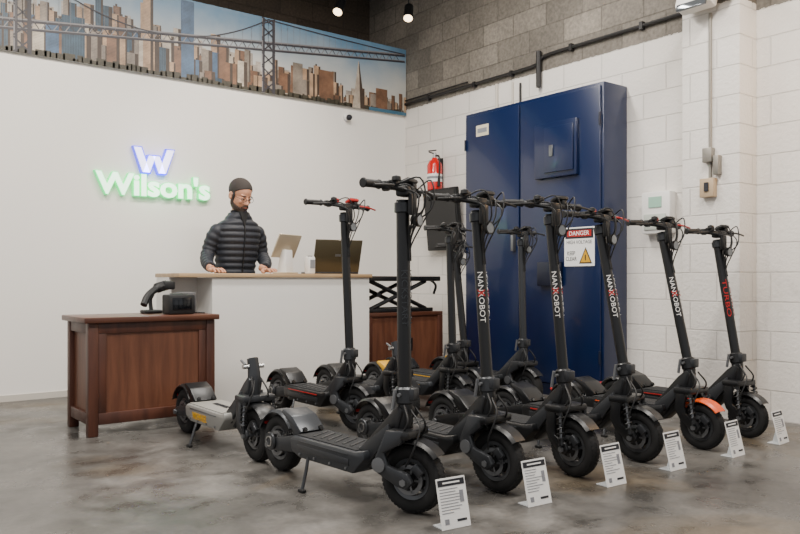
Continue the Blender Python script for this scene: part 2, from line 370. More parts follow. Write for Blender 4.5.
# ------------------------------------------------------------ blue electrical cabinet
BLUE=mat('blue_enamel',(11,29,66),0.3,bump=0.03,bscale=8,coat=0.2); BLUED=mat('blue_dark',(7,17,40),0.4)
b=MB(); cx0,cx1,cy0,cy1,cz=4.85,WX-.001,3.75,5.325,2.49
b.bb(cx0+.02,cx1,cy0,cy1,0,cz,BLUE,.006)
b.bb(cx0,cx0+.02,cy0+.02,4.61,.1,cz-.03,BLUE,.005); b.bb(cx0,cx0+.02,4.63,cy1-.02,.1,cz-.03,BLUE,.005)
b.bb(cx0-.004,cx0+.022,cy0+.0,cy1,0,.09,BLUED)
b.bb(cx0-.035,cx0,3.975,4.42,1.79,2.24,BLUE,.006); b.bb(cx0-.05,cx0-.034,4.0,4.3,1.83,2.2,BLUE,.004)
b.bb(cx0-.06,cx0-.05,4.2,4.24,1.96,2.05,GREY,.003)
b.bb(cx0-.004,cx0,5.0,5.16,2.26,2.36,mat('label',(215,205,180),.6)); b.bb(cx0-.006,cx0-.003,5.02,5.14,2.29,2.33,INKG)
b.bb(cx0-.04,cx0,4.66,4.69,1.2,1.36,GREY,.004); b.bb(cx0-.03,cx0,4.55,4.58,1.2,1.36,GREY,.004)
for z in(.35,1.25,2.2):
    for yy in(cy0+.02,cy1-.02): b.cyl((cx0-.006,yy,z-.05),(cx0-.006,yy,z+.05),.009,BLUED,8)
b.bb(cx0-.05,cx0-.001,4.14,4.38,.9,1.1,BLUED,.01)
b.obj('electrical_cabinet')
b=MB(); x=cx0-.006
b.bb(x,cx0-.0005,3.82,4.12,1.06,1.37,PAPER)
b.bb(x-.001,x,3.83,4.11,1.28,1.36,INK)
b.bb(x-.002,x-.001,3.85,4.09,1.295,1.345,RED); b.text('DANGER',PAPER,.05,T(x-.003,3.97,1.32)@Rz(-90)@Rx(90),ext=.0005,width=.2)
b.text('HIGH VOLTAGE',INK,.04,T(x-.001,3.97,1.25)@Rz(-90)@Rx(90),ext=.0005,width=.25)
b.text('KEEP\nCLEAR',INK,.045,T(x-.001,4.05,1.14)@Rz(-90)@Rx(90),ext=.0005,width=.11)
tb=bmesh.new(); tb.faces.new([tb.verts.new(p) for p in((x-.0015,3.97,1.08),(x-.0015,3.84,1.08),(x-.0015,3.905,1.21))]); b.merge(tb,INK)
tb=bmesh.new(); tb.faces.new([tb.verts.new(p) for p in((x-.0025,3.955,1.09),(x-.0025,3.855,1.09),(x-.0025,3.905,1.19))]); b.merge(tb,YELLOW)
b.bb(x-.004,x-.003,3.901,3.909,1.105,1.15,INK)
b.obj('high_voltage_sign')

# ------------------------------------------------------------ wall bits
GALV=mat('galvanised',(140,136,128),.45,.5); PIPEB=mat('pipe_black',(30,28,28),.5); PIPEW=mat('pipe_painted',(205,198,186),.5)
b=MB(); xw=WX-.02
b.tube(cat([(xw,6.6,2.86),(xw,5.4,2.86),(xw,4.75,2.865),(xw,4.66,2.90),(xw,4.55,2.93),(xw,4.0,2.93),(xw,3.2,2.93)],4),.016,PIPEB,8)
for yy in(6.2,5.5,5.0,4.3,3.6): b.bb(xw-.02,WX-.0005,yy-.015,yy+.015,(2.83 if yy>4.7 else 2.90),(2.88 if yy>4.7 else 2.96),PIPEB)
b.tube([(xw-.01,4.66,2.66),(xw-.01,4.66,2.98)],.024,PIPEB,10)
b.tube([(xw,6.6,2.9),(xw,5.6,2.9)],.008,PIPEB,8)
b.obj('conduit_run')
b=MB(); b.tube([(xw+.004,5.2,2.492),(xw+.004,5.2,2.80)],.014,PIPEW,8); b.tube([(xw+.008,5.0,2.492),(xw+.008,5.0,2.78)],.01,PIPEW,8); b.tube([(xw+.008,4.9,2.492),(xw+.008,4.9,2.75)],.01,PIPEB,8); b.obj('riser_conduit')
b=MB(); xp=4.94; DZ=-.07
b.tube([(xp-.012,2.9,2.79),(xp-.012,2.9,1.83)],.011,GALV,8); b.bb(xp-.05,xp-.0005,2.87,2.94,1.83+DZ,1.93+DZ,GALV,.005)
b.tube([(xp-.012,2.9,1.85+DZ),(xp-.012,2.9,1.72+DZ)],.011,GALV,8)
b.bb(xp-.05,xp-.0005,2.855,2.96,1.59+DZ,1.72+DZ,mat('beige_box',(180,158,128),.5),.005); b.bb(xp-.06,xp-.05,2.89,2.92,1.63+DZ,1.69+DZ,INK)
b.bb(xp-.05,xp-.0005,2.82,2.86,1.74+DZ,1.87+DZ,GALV,.004)
b.obj('wall_switch_box')
b=MB(); 
b.box((4.84,2.95,2.87),(.12,.26,.11),WHITEP,.02,Ry(18)); b.box((4.78,2.95,2.845),(.02,.22,.08),LENS,.004,Ry(18)); b.bb(4.88,xp-.0005,2.88,2.98,2.84,2.94,GALV)
b.box((4.86,2.76,2.9),(.1,.1,.09),WHITEP,.02,Ry(25)); b.bb(4.9,xp-.0005,2.74,2.79,2.88,2.92,GALV)
b.obj('security_floodlight')
b=MB(); b.bb(WX-.09,WX-.0005,3.31,3.56,1.3,1.62,WHITEP,.015); b.bb(WX-.1,WX-.089,3.34,3.53,1.33,1.45,mat('box_grey',(180,186,178),.4),.004)
b.bb(WX-.097,WX-.089,3.38,3.49,1.5,1.58,mat('box_green',(150,190,170),.4)); b.obj('wall_control_box')
b=MB(); ex,ey=WX-.09,6.02; RG=mat('extinguisher_red',(205,18,14),.25,coat=.4)
b.lathe([(.0,1.86),(.06,1.86),(.078,1.875),(.078,2.12),(.06,2.16),(.03,2.185),(.025,2.2),(.0,2.2)],RG,(ex,ey,0))
b.cyl((ex,ey,2.2),(ex,ey,2.25),.02,ALU); b.box((ex-.03,ey,2.27),(.1,.02,.012),BLACK,.003,Ry(-10)); b.box((ex-.03,ey,2.245),(.09,.018,.01),BLACK,.003,Ry(8))
b.tube(cat([(ex,ey-.02,2.22),(ex-.01,ey-.08,2.2),(ex-.02,ey-.1,2.1),(ex-.02,ey-.09,1.98)]),.009,BLACKM,8); b.cyl((ex-.02,ey-.09,1.98),(ex-.02,ey-.088,1.9),.012,BLACKM,8,.018)
b.lathe([(.0785,1.95),(.079,1.95),(.079,2.03),(.0785,2.03)],PAPER,(ex,ey,0),closed=True); b.lathe([(.0795,1.98),(.08,1.98),(.08,2.005),(.0795,2.005)],INKG,(ex,ey,0),closed=True)
b.bb(ex+.06,WX-.0005,ey-.03,ey+.03,1.9,2.2,BLACKM)
b.obj('fire_extinguisher')
b=MB(); b.box((WX-.1,5.88,1.56),(.05,.5,.62),BLACKM,.01,Ry(-6)); b.box((WX-.128,5.88,1.56),(.004,.46,.57),mat('panel_dark',(30,30,32),.5),0,Ry(-6)); b.bb(WX-.08,WX-.0005,5.80,5.96,1.48,1.64,BLACKM)
b.obj('wall_monitor')
b=MB(); b.lathe([(0,0),(.045,0),(.045,.02),(.03,.035),(0,.035)],WHITEP,(4.4,WY,2.63),(0,-1,0)); b.ell((4.4,WY-.05,2.62),(.03,.035,.03),INK); b.bb(4.36,4.44,WY-.02,WY,2.6,2.66,WHITEP,.004); b.obj('security_camera')
def spot(x,y,z,aim,e):
    b=MB(); b.cyl((x,y,4.2),(x,y,z+.07),.008,BLACK,8); b.cyl((x,y,4.2),(x,y,4.17),.05,BLACK,16)
    d=Vector(aim).normalized(); p=Vector((x,y,z)); b.tube([p-d*.09,p-d*.07,p+d*.07,p+d*.1],[.03,.045,.05,.055],BLACK,16)
    b.tube([p+d*.101,p+d*.103],.045,mat('spot_lens',(255,225,180),.3,emit=6),16)
    ob=b.obj('ceiling_spotlight')
    L=bpy.data.lights.new('spot','SPOT'); L.energy=e; L.color=(1,.88,.74); L.spot_size=math.radians(75); L.spot_blend=.8; L.shadow_soft_size=.05
    o=bpy.data.objects.new('spot_beam',L); o.location=p+d*.12; o.rotation_euler=d.to_track_quat('-Z','Y').to_euler(); o.parent=ob; bpy.context.scene.collection.objects.link(o)
spot(4.80,6.1,3.66,(-.35,-.35,-.8),60); spot(4.16,6.38,3.66,(-.5,-.3,-.8),50)
spot(1.2,4.6,3.75,(.1,.75,-.75),100); spot(3.0,4.9,3.75,(.1,.7,-.8),100)  # two more spots out of view, added to wash the white wall warm

# ------------------------------------------------------------ wooden desk
def wood(name,c1,c2,axis=(1,12,12),rough=.45):
    m=bpy.data.materials.new(name); m.use_nodes=True; nt=m.node_tree; N=nt.nodes; L=nt.links; bb=N['Principled BSDF']; bb.inputs['Roughness'].default_value=rough
    tc=N.new('ShaderNodeTexCoord'); mp=N.new('ShaderNodeMapping'); mp.inputs['Scale'].default_value=axis; L.new(tc.outputs['Object'],mp.inputs[0])
    n=N.new('ShaderNodeTexNoise'); n.inputs['Scale'].default_value=2.2; n.inputs['Detail'].default_value=8; n.inputs['Distortion'].default_value=.5; L.new(mp.outputs[0],n.inputs['Vector'])
    r=N.new('ShaderNodeValToRGB'); r.color_ramp.elements[0].position=.35; r.color_ramp.elements[0].color=lin(c1)+(1,); r.color_ramp.elements[1].position=.65; r.color_ramp.elements[1].color=lin(c2)+(1,)
    L.new(n.outputs['Fac'],r.inputs['Fac']); L.new(r.outputs['Color'],bb.inputs['Base Color']); return m
WOODV=wood('mahogany_veneer',(86,50,34),(106,66,46),(10,10,1.2)); WOODH=wood('mahogany_top',(68,37,25),(90,54,38),(1,10,10),.35); WOODD=wood('mahogany_frame',(62,33,23),(82,46,32),(8,8,1))
b=MB(); X0,X1,Y0,Y1,ZT=1.33,2.14,4.80,5.28,.724
b.bb(X0-.03,X1+.02,Y0-.03,Y1+.02,ZT-.035,ZT,WOODH,.006)
b.bb(X0+.03,X1-.02,Y0+.02,Y1,.10,ZT-.035,WOODV)
for xx in(X0,X1-.06):
    for yy in(Y0,Y1-.06): b.bb(xx,xx+.06,yy,yy+.06,0,ZT-.035,WOODD,.006)
b.bb(X0+.06,X1-.06,Y0+.005,Y0+.03,ZT-.10,ZT-.035,WOODD,.004); b.bb(X0+.06,X1-.06,Y0+.005,Y0+.03,.07,.14,WOODD,.004)
b.bb(X0+.005,X0+.03,Y0+.06,Y1-.06,ZT-.10,ZT-.035,WOODD,.004); b.bb(X0+.005,X0+.03,Y0+.06,Y1-.06,.07,.14,WOODD,.004)
b.bb(X0+.06,X0+.11,Y0+.008,Y0+.03,.14,ZT-.1,WOODD,.004); b.bb(X1-.11,X1-.06,Y0+.008,Y0+.03,.14,ZT-.1,WOODD,.004)
b.obj('wooden_cabinet_desk')
b=MB(); b.box((1.94,4.93,ZT+.066),(.18,.13,.13),BLACKM,.012); b.box((1.94,4.864,ZT+.07),(.13,.006,.08),SCREEN,.003); b.box((1.94,4.93,ZT+.134),(.1,.06,.006),DGREY,.002); b.obj('receipt_printer')
b=MB(); b.box((1.84,5.16,ZT+.012),(.12,.12,.024),BLACKM,.01); b.tube(cat([(1.84,5.16,ZT+.02),(1.84,5.18,ZT+.09),(1.85,5.16,ZT+.13)]),.014,BLACKM,8)
b.tube(cat([(1.76,5.08,ZT+.06),(1.80,5.11,ZT+.12),(1.88,5.16,ZT+.17),(1.95,5.18,ZT+.19)]),[.024]*6+[.024]*6+[.036]*7,BLACKM,10); b.box((1.96,5.17,ZT+.19),(.08,.07,.06),BLACKM,.012)
b.obj('barcode_scanner')
b=MB(); b.box((2.08,5.17,ZT+.071),(.1,.16,.14),mat('device_grey',(80,80,82),.5),.01); b.box((2.08,5.087,ZT+.08),(.07,.005,.06),SCREEN,.002)
b.tube(cat([(2.05,5.09,ZT+.02),(2.04,5.02,ZT+.006),(2.09,4.95,ZT+.006),(2.1,4.88,ZT+.006)]),.004,BLACKM,6)
b.obj('card_reader')

# ------------------------------------------------------------ reception counter
CW=mat('counter_white',(222,220,215),.5,bump=.03,bscale=20); CT=wood('counter_top_wood',(160,132,98),(186,158,122),(1,9,9),.4)
b=MB(); b.bb(2.35,3.76,5.32,5.34,.0,.968,CW); b.bb(2.35,2.37,5.34,5.75,0,.968,CW); b.bb(3.74,3.76,5.34,5.75,0,.968,CW); b.bb(2.37,3.74,5.36,5.74,.5,.52,CW)
b.bb(2.37,3.74,5.36,5.74,.02,.04,CW); b.bb(2.09,3.78,5.30,5.78,.97,1.0,CT,.003); b.bb(2.09,2.11,5.5,5.75,0,.97,CW); b.bb(2.11,2.35,5.6,5.62,.0,.97,CW)
b.obj('reception_counter')
LB=mat('laptop_bronze',(80,72,54),.35,.4)
b=MB(); b.box((0,.13,.0095),(.42,.27,.018),DGREY,.006); b.box((0,-.045,.15),(.42,.012,.28),LB,.006,Rx(18)); b.box((0,-.037,.15),(.40,.003,.25),SCREEN,0,Rx(18)); b.box((0,.14,.0195),(.36,.12,.002),INK)
b.box((0,-.0525,.155),(.05,.002,.02),ALU,0,Rx(18)); b.obj('laptop_computer',(3.50,5.44,1.0),math.radians(-10))
SLV=mat('tablet_silver',(198,184,160),.35,.35)
b=MB(); b.box((0,0,.0065),(.17,.13,.012),SLV,.005); b.prism([(-.04,.01),(.05,.01),(.01,.19),(-.03,.19)],WHITEP,-.05,.05,.005,Rz(90))
b.box((0,-.01,.22),(.30,.014,.2),SLV,.006,Rx(24)); b.box((0,-.001,.222),(.27,.004,.17),SCREENB,0,Rx(24)); b.obj('point_of_sale_tablet',(3.01,5.41,1.0),math.radians(25))
b=MB(); b.box((0,0,.0705),(.07,.06,.14),WHITEP,.01); b.box((0,-.031,.08),(.05,.003,.07),INKG,0); b.box((0,.0,.143),(.03,.03,.008),INK,.002); b.obj('card_terminal',(3.24,5.42,1.0),.2)

b=MB(); b.bb(3.9,4.78,5.55,6.05,.62,.655,WOODH,.005); b.bb(3.92,4.76,5.57,6.03,.06,.62,WOODV)
for xx in(3.9,4.72):
    for yy in(5.55,5.99): b.bb(xx,xx+.06,yy,yy+.06,0,.62,WOODD,.004)
b.bb(4.33,4.345,5.56,5.57,.1,.6,WOODD); b.bb(4.26,4.28,5.545,5.57,.3,.42,BLACK); b.bb(4.39,4.41,5.545,5.57,.3,.42,BLACK)
b.obj('wooden_storage_cabinet')
b=MB(); 
for yy in(5.62,5.95):
    b.tube([(3.98,yy,.685),(4.62,yy,.94)],.02,BLACK,8); b.tube([(4.62,yy,.685),(3.98,yy,.94)],.02,BLACK,8); b.cyl((4.3,yy-.03,.81),(4.3,yy+.03,.81),.024,GREY,10)
    b.bb(3.92,4.7,yy-.02,yy+.02,.656,.69,BLACK,.004)
b.bb(3.84,4.78,5.58,5.99,.94,.985,BLACK,.008)
for xx in(3.95,4.65): b.cyl((xx,5.62,.68),(xx,5.95,.68),.012,BLACK,8)
b.tube(cat([(4.74,5.7,.96),(4.8,5.68,.9),(4.76,5.66,.82)]),.012,BLACK,8)
b.obj('scissor_lift_table')

# ------------------------------------------------------------ scooters
def wheel(b,cx,R,tw,hub,spoke):
    prof=[]
    for k in range(16):
        a=2*PI*k/16; prof.append((R-tw*.42+tw*.42*math.copysign(abs(math.cos(a))**.85,math.cos(a)),tw/2*math.copysign(abs(math.sin(a))**.85,math.sin(a))))
    b.lathe(prof,RUBBER,(cx,0,R),(0,1,0),44,closed=True)
    n=44
    for k in range(n):
        for yy,o in((-tw*.3,0),(-tw*.1,.5),(tw*.1,0),(tw*.3,.5)):
            a=2*PI*(k+o)/n
            rr=R-(.0028 if abs(yy)<tw*.2 else .007)
            b.box((cx+rr*math.cos(a),yy,R+rr*math.sin(a)),(.006,tw*.16,.012),RUBBER,0,Ry(-math.degrees(a))@Rz(18 if yy>0 else -18))
    ri=R-tw*.8
    b.lathe([(ri-.012,-tw*.33),(ri+.004,-tw*.38),(ri+.004,tw*.38),(ri-.012,tw*.33)],hub,(cx,0,R),(0,1,0),36,closed=True)
    b.lathe([(0,-.036),(.03,-.036),(.04,-.026),(ri*.72,-.020),(ri*.74,-.010),(ri*.74,.010),(ri*.72,.020),(.04,.026),(.03,.036),(0,.036)],BLACK,(cx,0,R),(0,1,0),32)
    for k in range(spoke):
        a=2*PI*k/spoke
        p=lambda r,da,y:(cx+r*math.cos(a+da),y,R+r*math.sin(a+da))
        b.tube([p(ri*.42,0,0),p(ri*.99,.2,0)],[.016,.008],hub,6,flat=2.0)
    for k in range(8):
        a=2*PI*k/8; b.cyl((cx+.05*math.cos(a),-.032,R+.05*math.sin(a)),(cx+.05*math.cos(a),.032,R+.05*math.sin(a)),.004,ALU,6)
    b.lathe([(.045,-.043),(.062,-.043),(.062,-.041),(.045,-.041)],GREY,(cx,0,R),(0,1,0),32,closed=True)
    for k in range(5):
        a=2*PI*k/5; b.box((cx+.04*math.cos(a),-.042,R+.04*math.sin(a)),(.03,.002,.008),GREY,0,Ry(-math.degrees(a)))
    b.cyl((cx,-.095,R),(cx,.095,R),.009,GREY,10)
    for sy in(-1,1): b.cyl((cx,sy*.088,R),(cx,sy*.1,R),.015,GREY,6)
def spring(b,p0,p1,r,m,turns=6):
    p0,p1=Vector(p0),Vector(p1); d=(p1-p0); n=d.normalized(); u=n.orthogonal().normalized(); w=n.cross(u); pts=[]
    for i in range(turns*8+1):
        t=i/(turns*8); a=2*PI*turns*t; pts.append(p0+d*(.15+.7*t)+(u*math.cos(a)+w*math.sin(a))*r)
    b.tube(pts,.0038,m,5); b.tube([p0,p1],.007,GREY,8); b.tube([p0+d*.0,p0+d*.2],.012,BLACK,8); b.tube([p1-d*.18,p1],.012,BLACK,8)
def scooter(x,y,L=.95,R=.14,tw=.07,zt=1.3,lean=.1,steer=0,hx=.08,accent=RED,deckm=None,body=BLACK,hub=HUB,txt=None,txtm=None,W=.54,yaw=0,stem=True,
            stemr=.026,style=0,spoke=6,light=True,mirror=1,deck_logo=None,fend=None,rfend=None,bars=BLACKM,dispm=BLACKM,spr=BLACK,cal=DGREY,tp=.52,redbits=False,nose=None):
    b=MB(); deckm=deckm or body; fend=fend or body; rfend=rfend or body
    dr=-L+.24; df=-.24
    wheel(b,-L,R,tw,hub,spoke)
    hw=.105 if style!=2 else .115
    b.prism([(dr-.02,.15),(dr-.03,.205),(dr,.222),(df,.222),(df+.05,.235),(df+.06,.2),(df-.02,.125),(dr+.05,.125)],deckm,-hw,hw,.012)
    if style!=2: b.box(((dr+df)/2,0,.224),(df-dr-.03,.175,.006),GRIP,.002)
    else: b.box(((dr+df)/2,0,.224),(df-dr-.02,.20,.006),mat('silver_deck_top',(138,136,130),.6,bump=.3,bscale=300),.002)
    for sy in(-1,1):
        if style!=2:
            b.box(((dr+df)/2,sy*.106,.172),(df-dr-.08,.006,.03),DGREY,.002)
        b.box(((dr+df)/2,sy*(hw+.001),.203),(df-dr-.1,.004,.006),accent,.001)
        for k in range(4): b.cyl((dr+.06+k*(df-dr-.12)/3,sy*(hw-.001),.145),(dr+.06+k*(df-dr-.12)/3,sy*(hw+.006),.145),.006,GREY,6)
    if style==1:
        for k in range(7): b.box((dr+.08+k*.055,0,.2285),(.012,.13,.003),DGREY,0,Rz(25))
    if deck_logo:
        b.text(deck_logo,YELLOW,.055,T((dr+df)/2-.04,-hw-.002,.165)@Rx(90),ext=.001,width=.2,bold=.001)
        b.text(deck_logo,INK,.05,T((dr+df)/2,0,.229)@Rz(0),ext=.001,width=.2)
    nk=-hx
    b.prism([(df-.05,.15),(df-.04,.235),(nk-.05,.40),(nk+.0,.44),(nk+.025,.42),(nk+.0,.33),(df+.09,.2),(df+.02,.14)],body,-.04,.04,.01)
    for sy in(-1,1): b.prism([(df-.06,.17),(df-.02,.232),(nk-.03,.36),(nk-.02,.31),(df+.03,.17)],nose or DGREY,sy*.06-.008,sy*.06+.008,.004)
    for sy in(-1,1):
        b.prism([(-L-.03,R-.022),(-L-.035,R+.01),(-L+.0,R+.03),(dr-.03,.215),(dr+.04,.20),(dr+.03,.14),(-L+.02,R-.025)],body if style!=1 else DGREY,sy*.072-.011,sy*.072+.011,.006)
        if style==1:
            b.lathe([(0,0),(.04,0),(.045,.006),(.04,.012),(0,.014)],DGREY,(-L+.02,sy*.084,R+.02),(0,sy,0),24)
            b.lathe([(.02,.012),(.026,.012),(.026,.016),(.02,.016)],ALU,(-L+.02,sy*.084,R+.02),(0,sy,0),20,closed=True)
    spring(b,(-L+.09,-.045,R+.05) ,(dr+.02,-.045,.245),.017,spr); spring(b,(-L+.09,.045,R+.05),(dr+.02,.045,.245),.017,spr)
    b.prism([(dr-.04,.2),(dr+.02,.235),(-L+.18,.30),(-L+.10,.325),(-L+.085,.31),(-L+.15,.27)],rfend,-.07,.07,.006)
    b.arc(-L,R,R+.026,35,160,tw+.025,body if rfend is YELLOW else rfend)
    b.box((-L-.14,0,R+.085),(.012,.05,.025),RED,.004,Ry(-30))
    b.tube([(dr+.12,-.10,.14),(dr+.14,-.125,.09),(dr+.16,-.16,.012)],.008,DGREY,8); b.box((dr+.165,-.165,.008),(.04,.022,.014),RUBBER,.004)
    b.M=T(nk,0,0)@Rz(steer)@T(-nk,0,0)
    wheel(b,0,R,tw,hub,spoke)
    b.lathe([(0,.30),(.03,.30),(.034,.31),(.034,.44),(.03,.46),(0,.46)],body,(nk,0,0),(0,0,1),20)
    b.box((nk+.01,0,.325),(.11,.19,.035),body,.01)
    for sy in(-1,1):
        if style in(0,2):
            b.prism([(nk-.03,.34),(nk+.03,.34),(nk+.02,.24),(-.05,.2),(.02,R+.03),(.035,R-.0),(.015,R-.025),(-.02,R-.02),(-.09,.17),(nk-.04,.22)],body,sy*.08-.01,sy*.08+.01,.006)
            spring(b,(nk+.05,sy*.08,.33),(.005,sy*.098,R+.02),.016,spr,5)
        else:
            b.prism([(nk-.04,.34),(nk+.04,.345),(nk+.03,.29),(-.09,.25),(-.07,.2),(.02,R+.035),(.04,R),(.015,R-.03),(-.03,R-.02),(-.13,.17),(nk-.09,.23)],DGREY,sy*.082-.014,sy*.082+.014,.008)
            b.lathe([(0,0),(.03,0),(.03,.008),(0,.01)],GREY,(-.11,sy*.094,.2),(0,sy,0),20)
    b.box((.045,-.05,R+.045),(.05,.025,.035),cal,.005,Ry(45))
    b.arc(0,R,R+.024,40,150,tw+.025,fend)
    for sy in(-1,1): b.tube([(-.02,sy*.045,R*2+.012),(nk,sy*.06,.33)],.006,body,6)
    if stem:
        lo=Vector((nk,0,.44)); hi=Vector((nk-lean,0,zt-.04)); P=lambda t:lo+(hi-lo)*t
        b.tube([P(0),P(1)],[stemr*1.04,stemr],body,20)
        b.tube([P(.0),P(.01),P(.075),P(.085)],[stemr+.006,stemr+.014,stemr+.014,stemr+.005],body if style!=1 else DGREY,18)
        b.box(P(.05)+Vector((.035,0,0)),(.04,.05,.05),DGREY,.006); b.tube([P(.05)+Vector((-.02,-.045,.02)),P(.05)+Vector((-.03,-.05,-.06))],.008,GREY,8)
        b.cyl(P(.05)+Vector((0,-.055,0)),P(.05)+Vector((0,.055,0)),.008,GREY,8)
        b.tube([P(.935),P(.94),P(.985),P(.99)],[stemr,stemr+.008,stemr+.008,stemr],DGREY,18)
        if txt:
            ang=math.degrees(math.atan2(lean,hi.z-lo.z))
            for side in(-1,1):
                Mx=T(*P(tp))@Ry(-ang)@Rz(35 if side<0 else 145)@T(0,-(stemr+.0022),0)@Rx(90)@Rz(-90)
                b.text(txt,txtm or WHITEP,stemr*1.35,Mx,ext=.0008,width=.23)
                if txtm is None: 
                    b.text('X',RED,stemr*1.7,Mx@T(-.018,0,.001),ext=.0009,bold=.001)
        hz=zt; hb=Vector((hi.x,0,hz)); 
        bp=cat([hb+Vector((-.05,-W/2,.01)),hb+Vector((-.03,-W*.3,.012)),hb+Vector((.02,-W*.12,0)),hb+Vector((.02,W*.12,0)),hb+Vector((-.03,W*.3,.012)),hb+Vector((-.05,W/2,.01))],4)
        b.tube(bp,.0125,bars,10); b.box(hb+Vector((.012,0,-.005)),(.06,.07,.045),body,.01)
        b.box(hb+Vector((.045,0,-.06)),(.02,.05,.09),body,.006)
        for sy in(-1,1):
            g0=hb+Vector((-.033,sy*W*.3,.012)); g1=hb+Vector((-.052,sy*(W/2+.005),.01)); d=g1-g0
            b.tube([g0,g0+d*.05,g0+d*.08,g0+d*.92,g0+d*.95,g1],[.02,.02,.0165,.0165,.021,.018],BLACKM,12)
            c=hb+Vector((-.015,sy*W*.24,.01)); b.box(c,(.035,.035,.035),BLACKM,.006)
            b.tube(cat([c+Vector((.015,0,0)),c+Vector((.05,sy*.03,-.005)),c+Vector((.045,sy*.09,-.01)),c+Vector((.03,sy*.15,-.015))],4),.0055,RED if (redbits and sy>0) else BLACKM,8)
            c2=hb+Vector((.0,sy*W*.17,.015)); b.box(c2,(.04,.03,.04),BLACKM,.005)
            b.box(c2+Vector((-.03,sy*.01,-.01)),(.03,.022,.03),BLACKM,.005)
            for q,dx in((0,.12),(1,.075),(2,.1)):
                b.tube(cat([c+Vector((.02,-sy*.01,-.005)),c+Vector((dx,-sy*.06,.03-.03*q)),hb+Vector((dx,sy*(.035+.01*q),-.07)),P(.86-.04*q)+Vector((stemr+.006,sy*.008,0)),P(.7)+Vector((stemr+.003,sy*.006,0))],5),.0035,BLACKM,6)
        dc=hb+Vector((-.01,mirror*W*.15,.04)); b.box(dc,(.055,.085,.02),dispm,.008,Ry(-20)); b.box(dc+Vector((-.004,0,.011)),(.04,.065,.002),SCREEN,0,Ry(-20))
        b.box(hb+Vector((0,-mirror*W*.12,.03)),(.03,.03,.03),RED if redbits else BLACKM,.008)
        b.lathe([(0,0),(.02,0),(.018,.015),(0,.022)],BLACKM,hb+Vector((.02,-mirror*W*.2,.03)),(0,0,1),14)
        if light:
            lc=P(.9)+Vector((stemr+.015,0,0)); b.tube([lc,lc+Vector((.02,0,0)),lc+Vector((.035,0,0))],[.018,.028,.03],BLACKM,18); b.tube([lc+Vector((.035,0,0)),lc+Vector((.037,0,0))],.024,LENS,18)
    else:
        b.tube([(nk,0,.44),(nk-.01,0,.5),(nk-.02,0,.53)],[.034,.03,.03],DGREY,16); b.tube([(nk-.0,-.05,.5),(nk-.05,-.05,.52)],.007,GREY,8)
        b.cyl((nk-.01,-.06,.49),(nk-.01,.06,.49),.012,ALU,10)
    b.tube(cat([(nk+.04,-.02,.42),(nk+.1,-.06,.36),(nk+.08,-.09,.26),(.0,-.07,R+.06)]),.004,BLACKM,6)
    b.M=Matrix()
    b.tube(cat([(nk+.04,.02,.43),(nk+.08,.04,.36),(nk+.0,.06,.28),(df+.03,.05,.2)]),.0045,BLACKM,6)
    b.tube(cat([(nk+.03,-.03,.44),(nk+.07,-.05,.37),(nk-.02,-.055,.28),(df+.03,-.05,.2)]),.0045,BLACKM,6)
    b.obj('electric_scooter',(x,y,0),math.radians(-90+yaw))
GUN=mat('gunmetal_paint',(62,65,69),.35,.4)
scooter(1.95,2.46,zt=1.32,lean=.01,steer=20,hx=.04,style=1,body=BLACK,deckm=GUN,accent=DGREY,W=.46,stemr=.028,txt='KICKSTART',txtm=DGREY,light=True,yaw=4,tw=.075,spoke=7,rfend=GUN)
scooter(2.45,2.47,zt=1.31,lean=.07,steer=6,hx=.06,style=1,txt='NANROBOT',accent=DGREY,stemr=.026,W=.52)
scooter(2.95,2.44,zt=1.32,lean=.10,steer=-4,hx=.07,style=0,txt='NANROBOT',accent=DGREY,stemr=.025,W=.52)
scooter(3.44,2.43,zt=1.29,lean=.16,steer=5,hx=.08,style=0,txt='NANROBOT',accent=RED,spoke=5,R=.135,spr=DGREY,redbits=True,W=.5)
scooter(3.98,2.39,zt=1.27,lean=.18,steer=0,hx=.08,style=0,txt='NANROBOT',accent=ORANGE,fend=ORANGE,spoke=5,R=.13,redbits=True,W=.5)
scooter(4.50,2.40,zt=1.24,lean=.14,steer=-4,hx=.07,style=0,txt='TURBO',txtm=RED,accent=RED,spoke=6,R=.125,tw=.06,W=.46)
scooter(1.88,3.66,L=.94,stem=False,style=2,body=DGREY,deckm=SILVER,deck_logo='WIDEWHEEL',accent=GREY,fend=BLACK,rfend=BLACK,hx=.06,tw=.085)
scooter(2.72,4.0,zt=1.42,lean=.05,steer=14,hx=.06,style=1,accent=RED,dispm=RED,W=.58,redbits=True)
scooter(3.15,4.05,style=0,accent=YELLOW,stem=False,deckm=GUN)
scooter(3.56,3.98,zt=1.30,lean=.03,steer=0,hx=.05,style=0,accent=YELLOW,W=.36,rfend=YELLOW,light=False,deckm=GUN)
scooter(3.90,4.2,zt=1.2,lean=.1,steer=0,style=0,accent=YELLOW,W=.28,deckm=GUN)
scooter(4.26,3.98,zt=1.3,lean=.02,steer=0,hx=.04,style=1,accent=YELLOW,W=.38,body=DGREY,fend=BLACK,rfend=YELLOW)

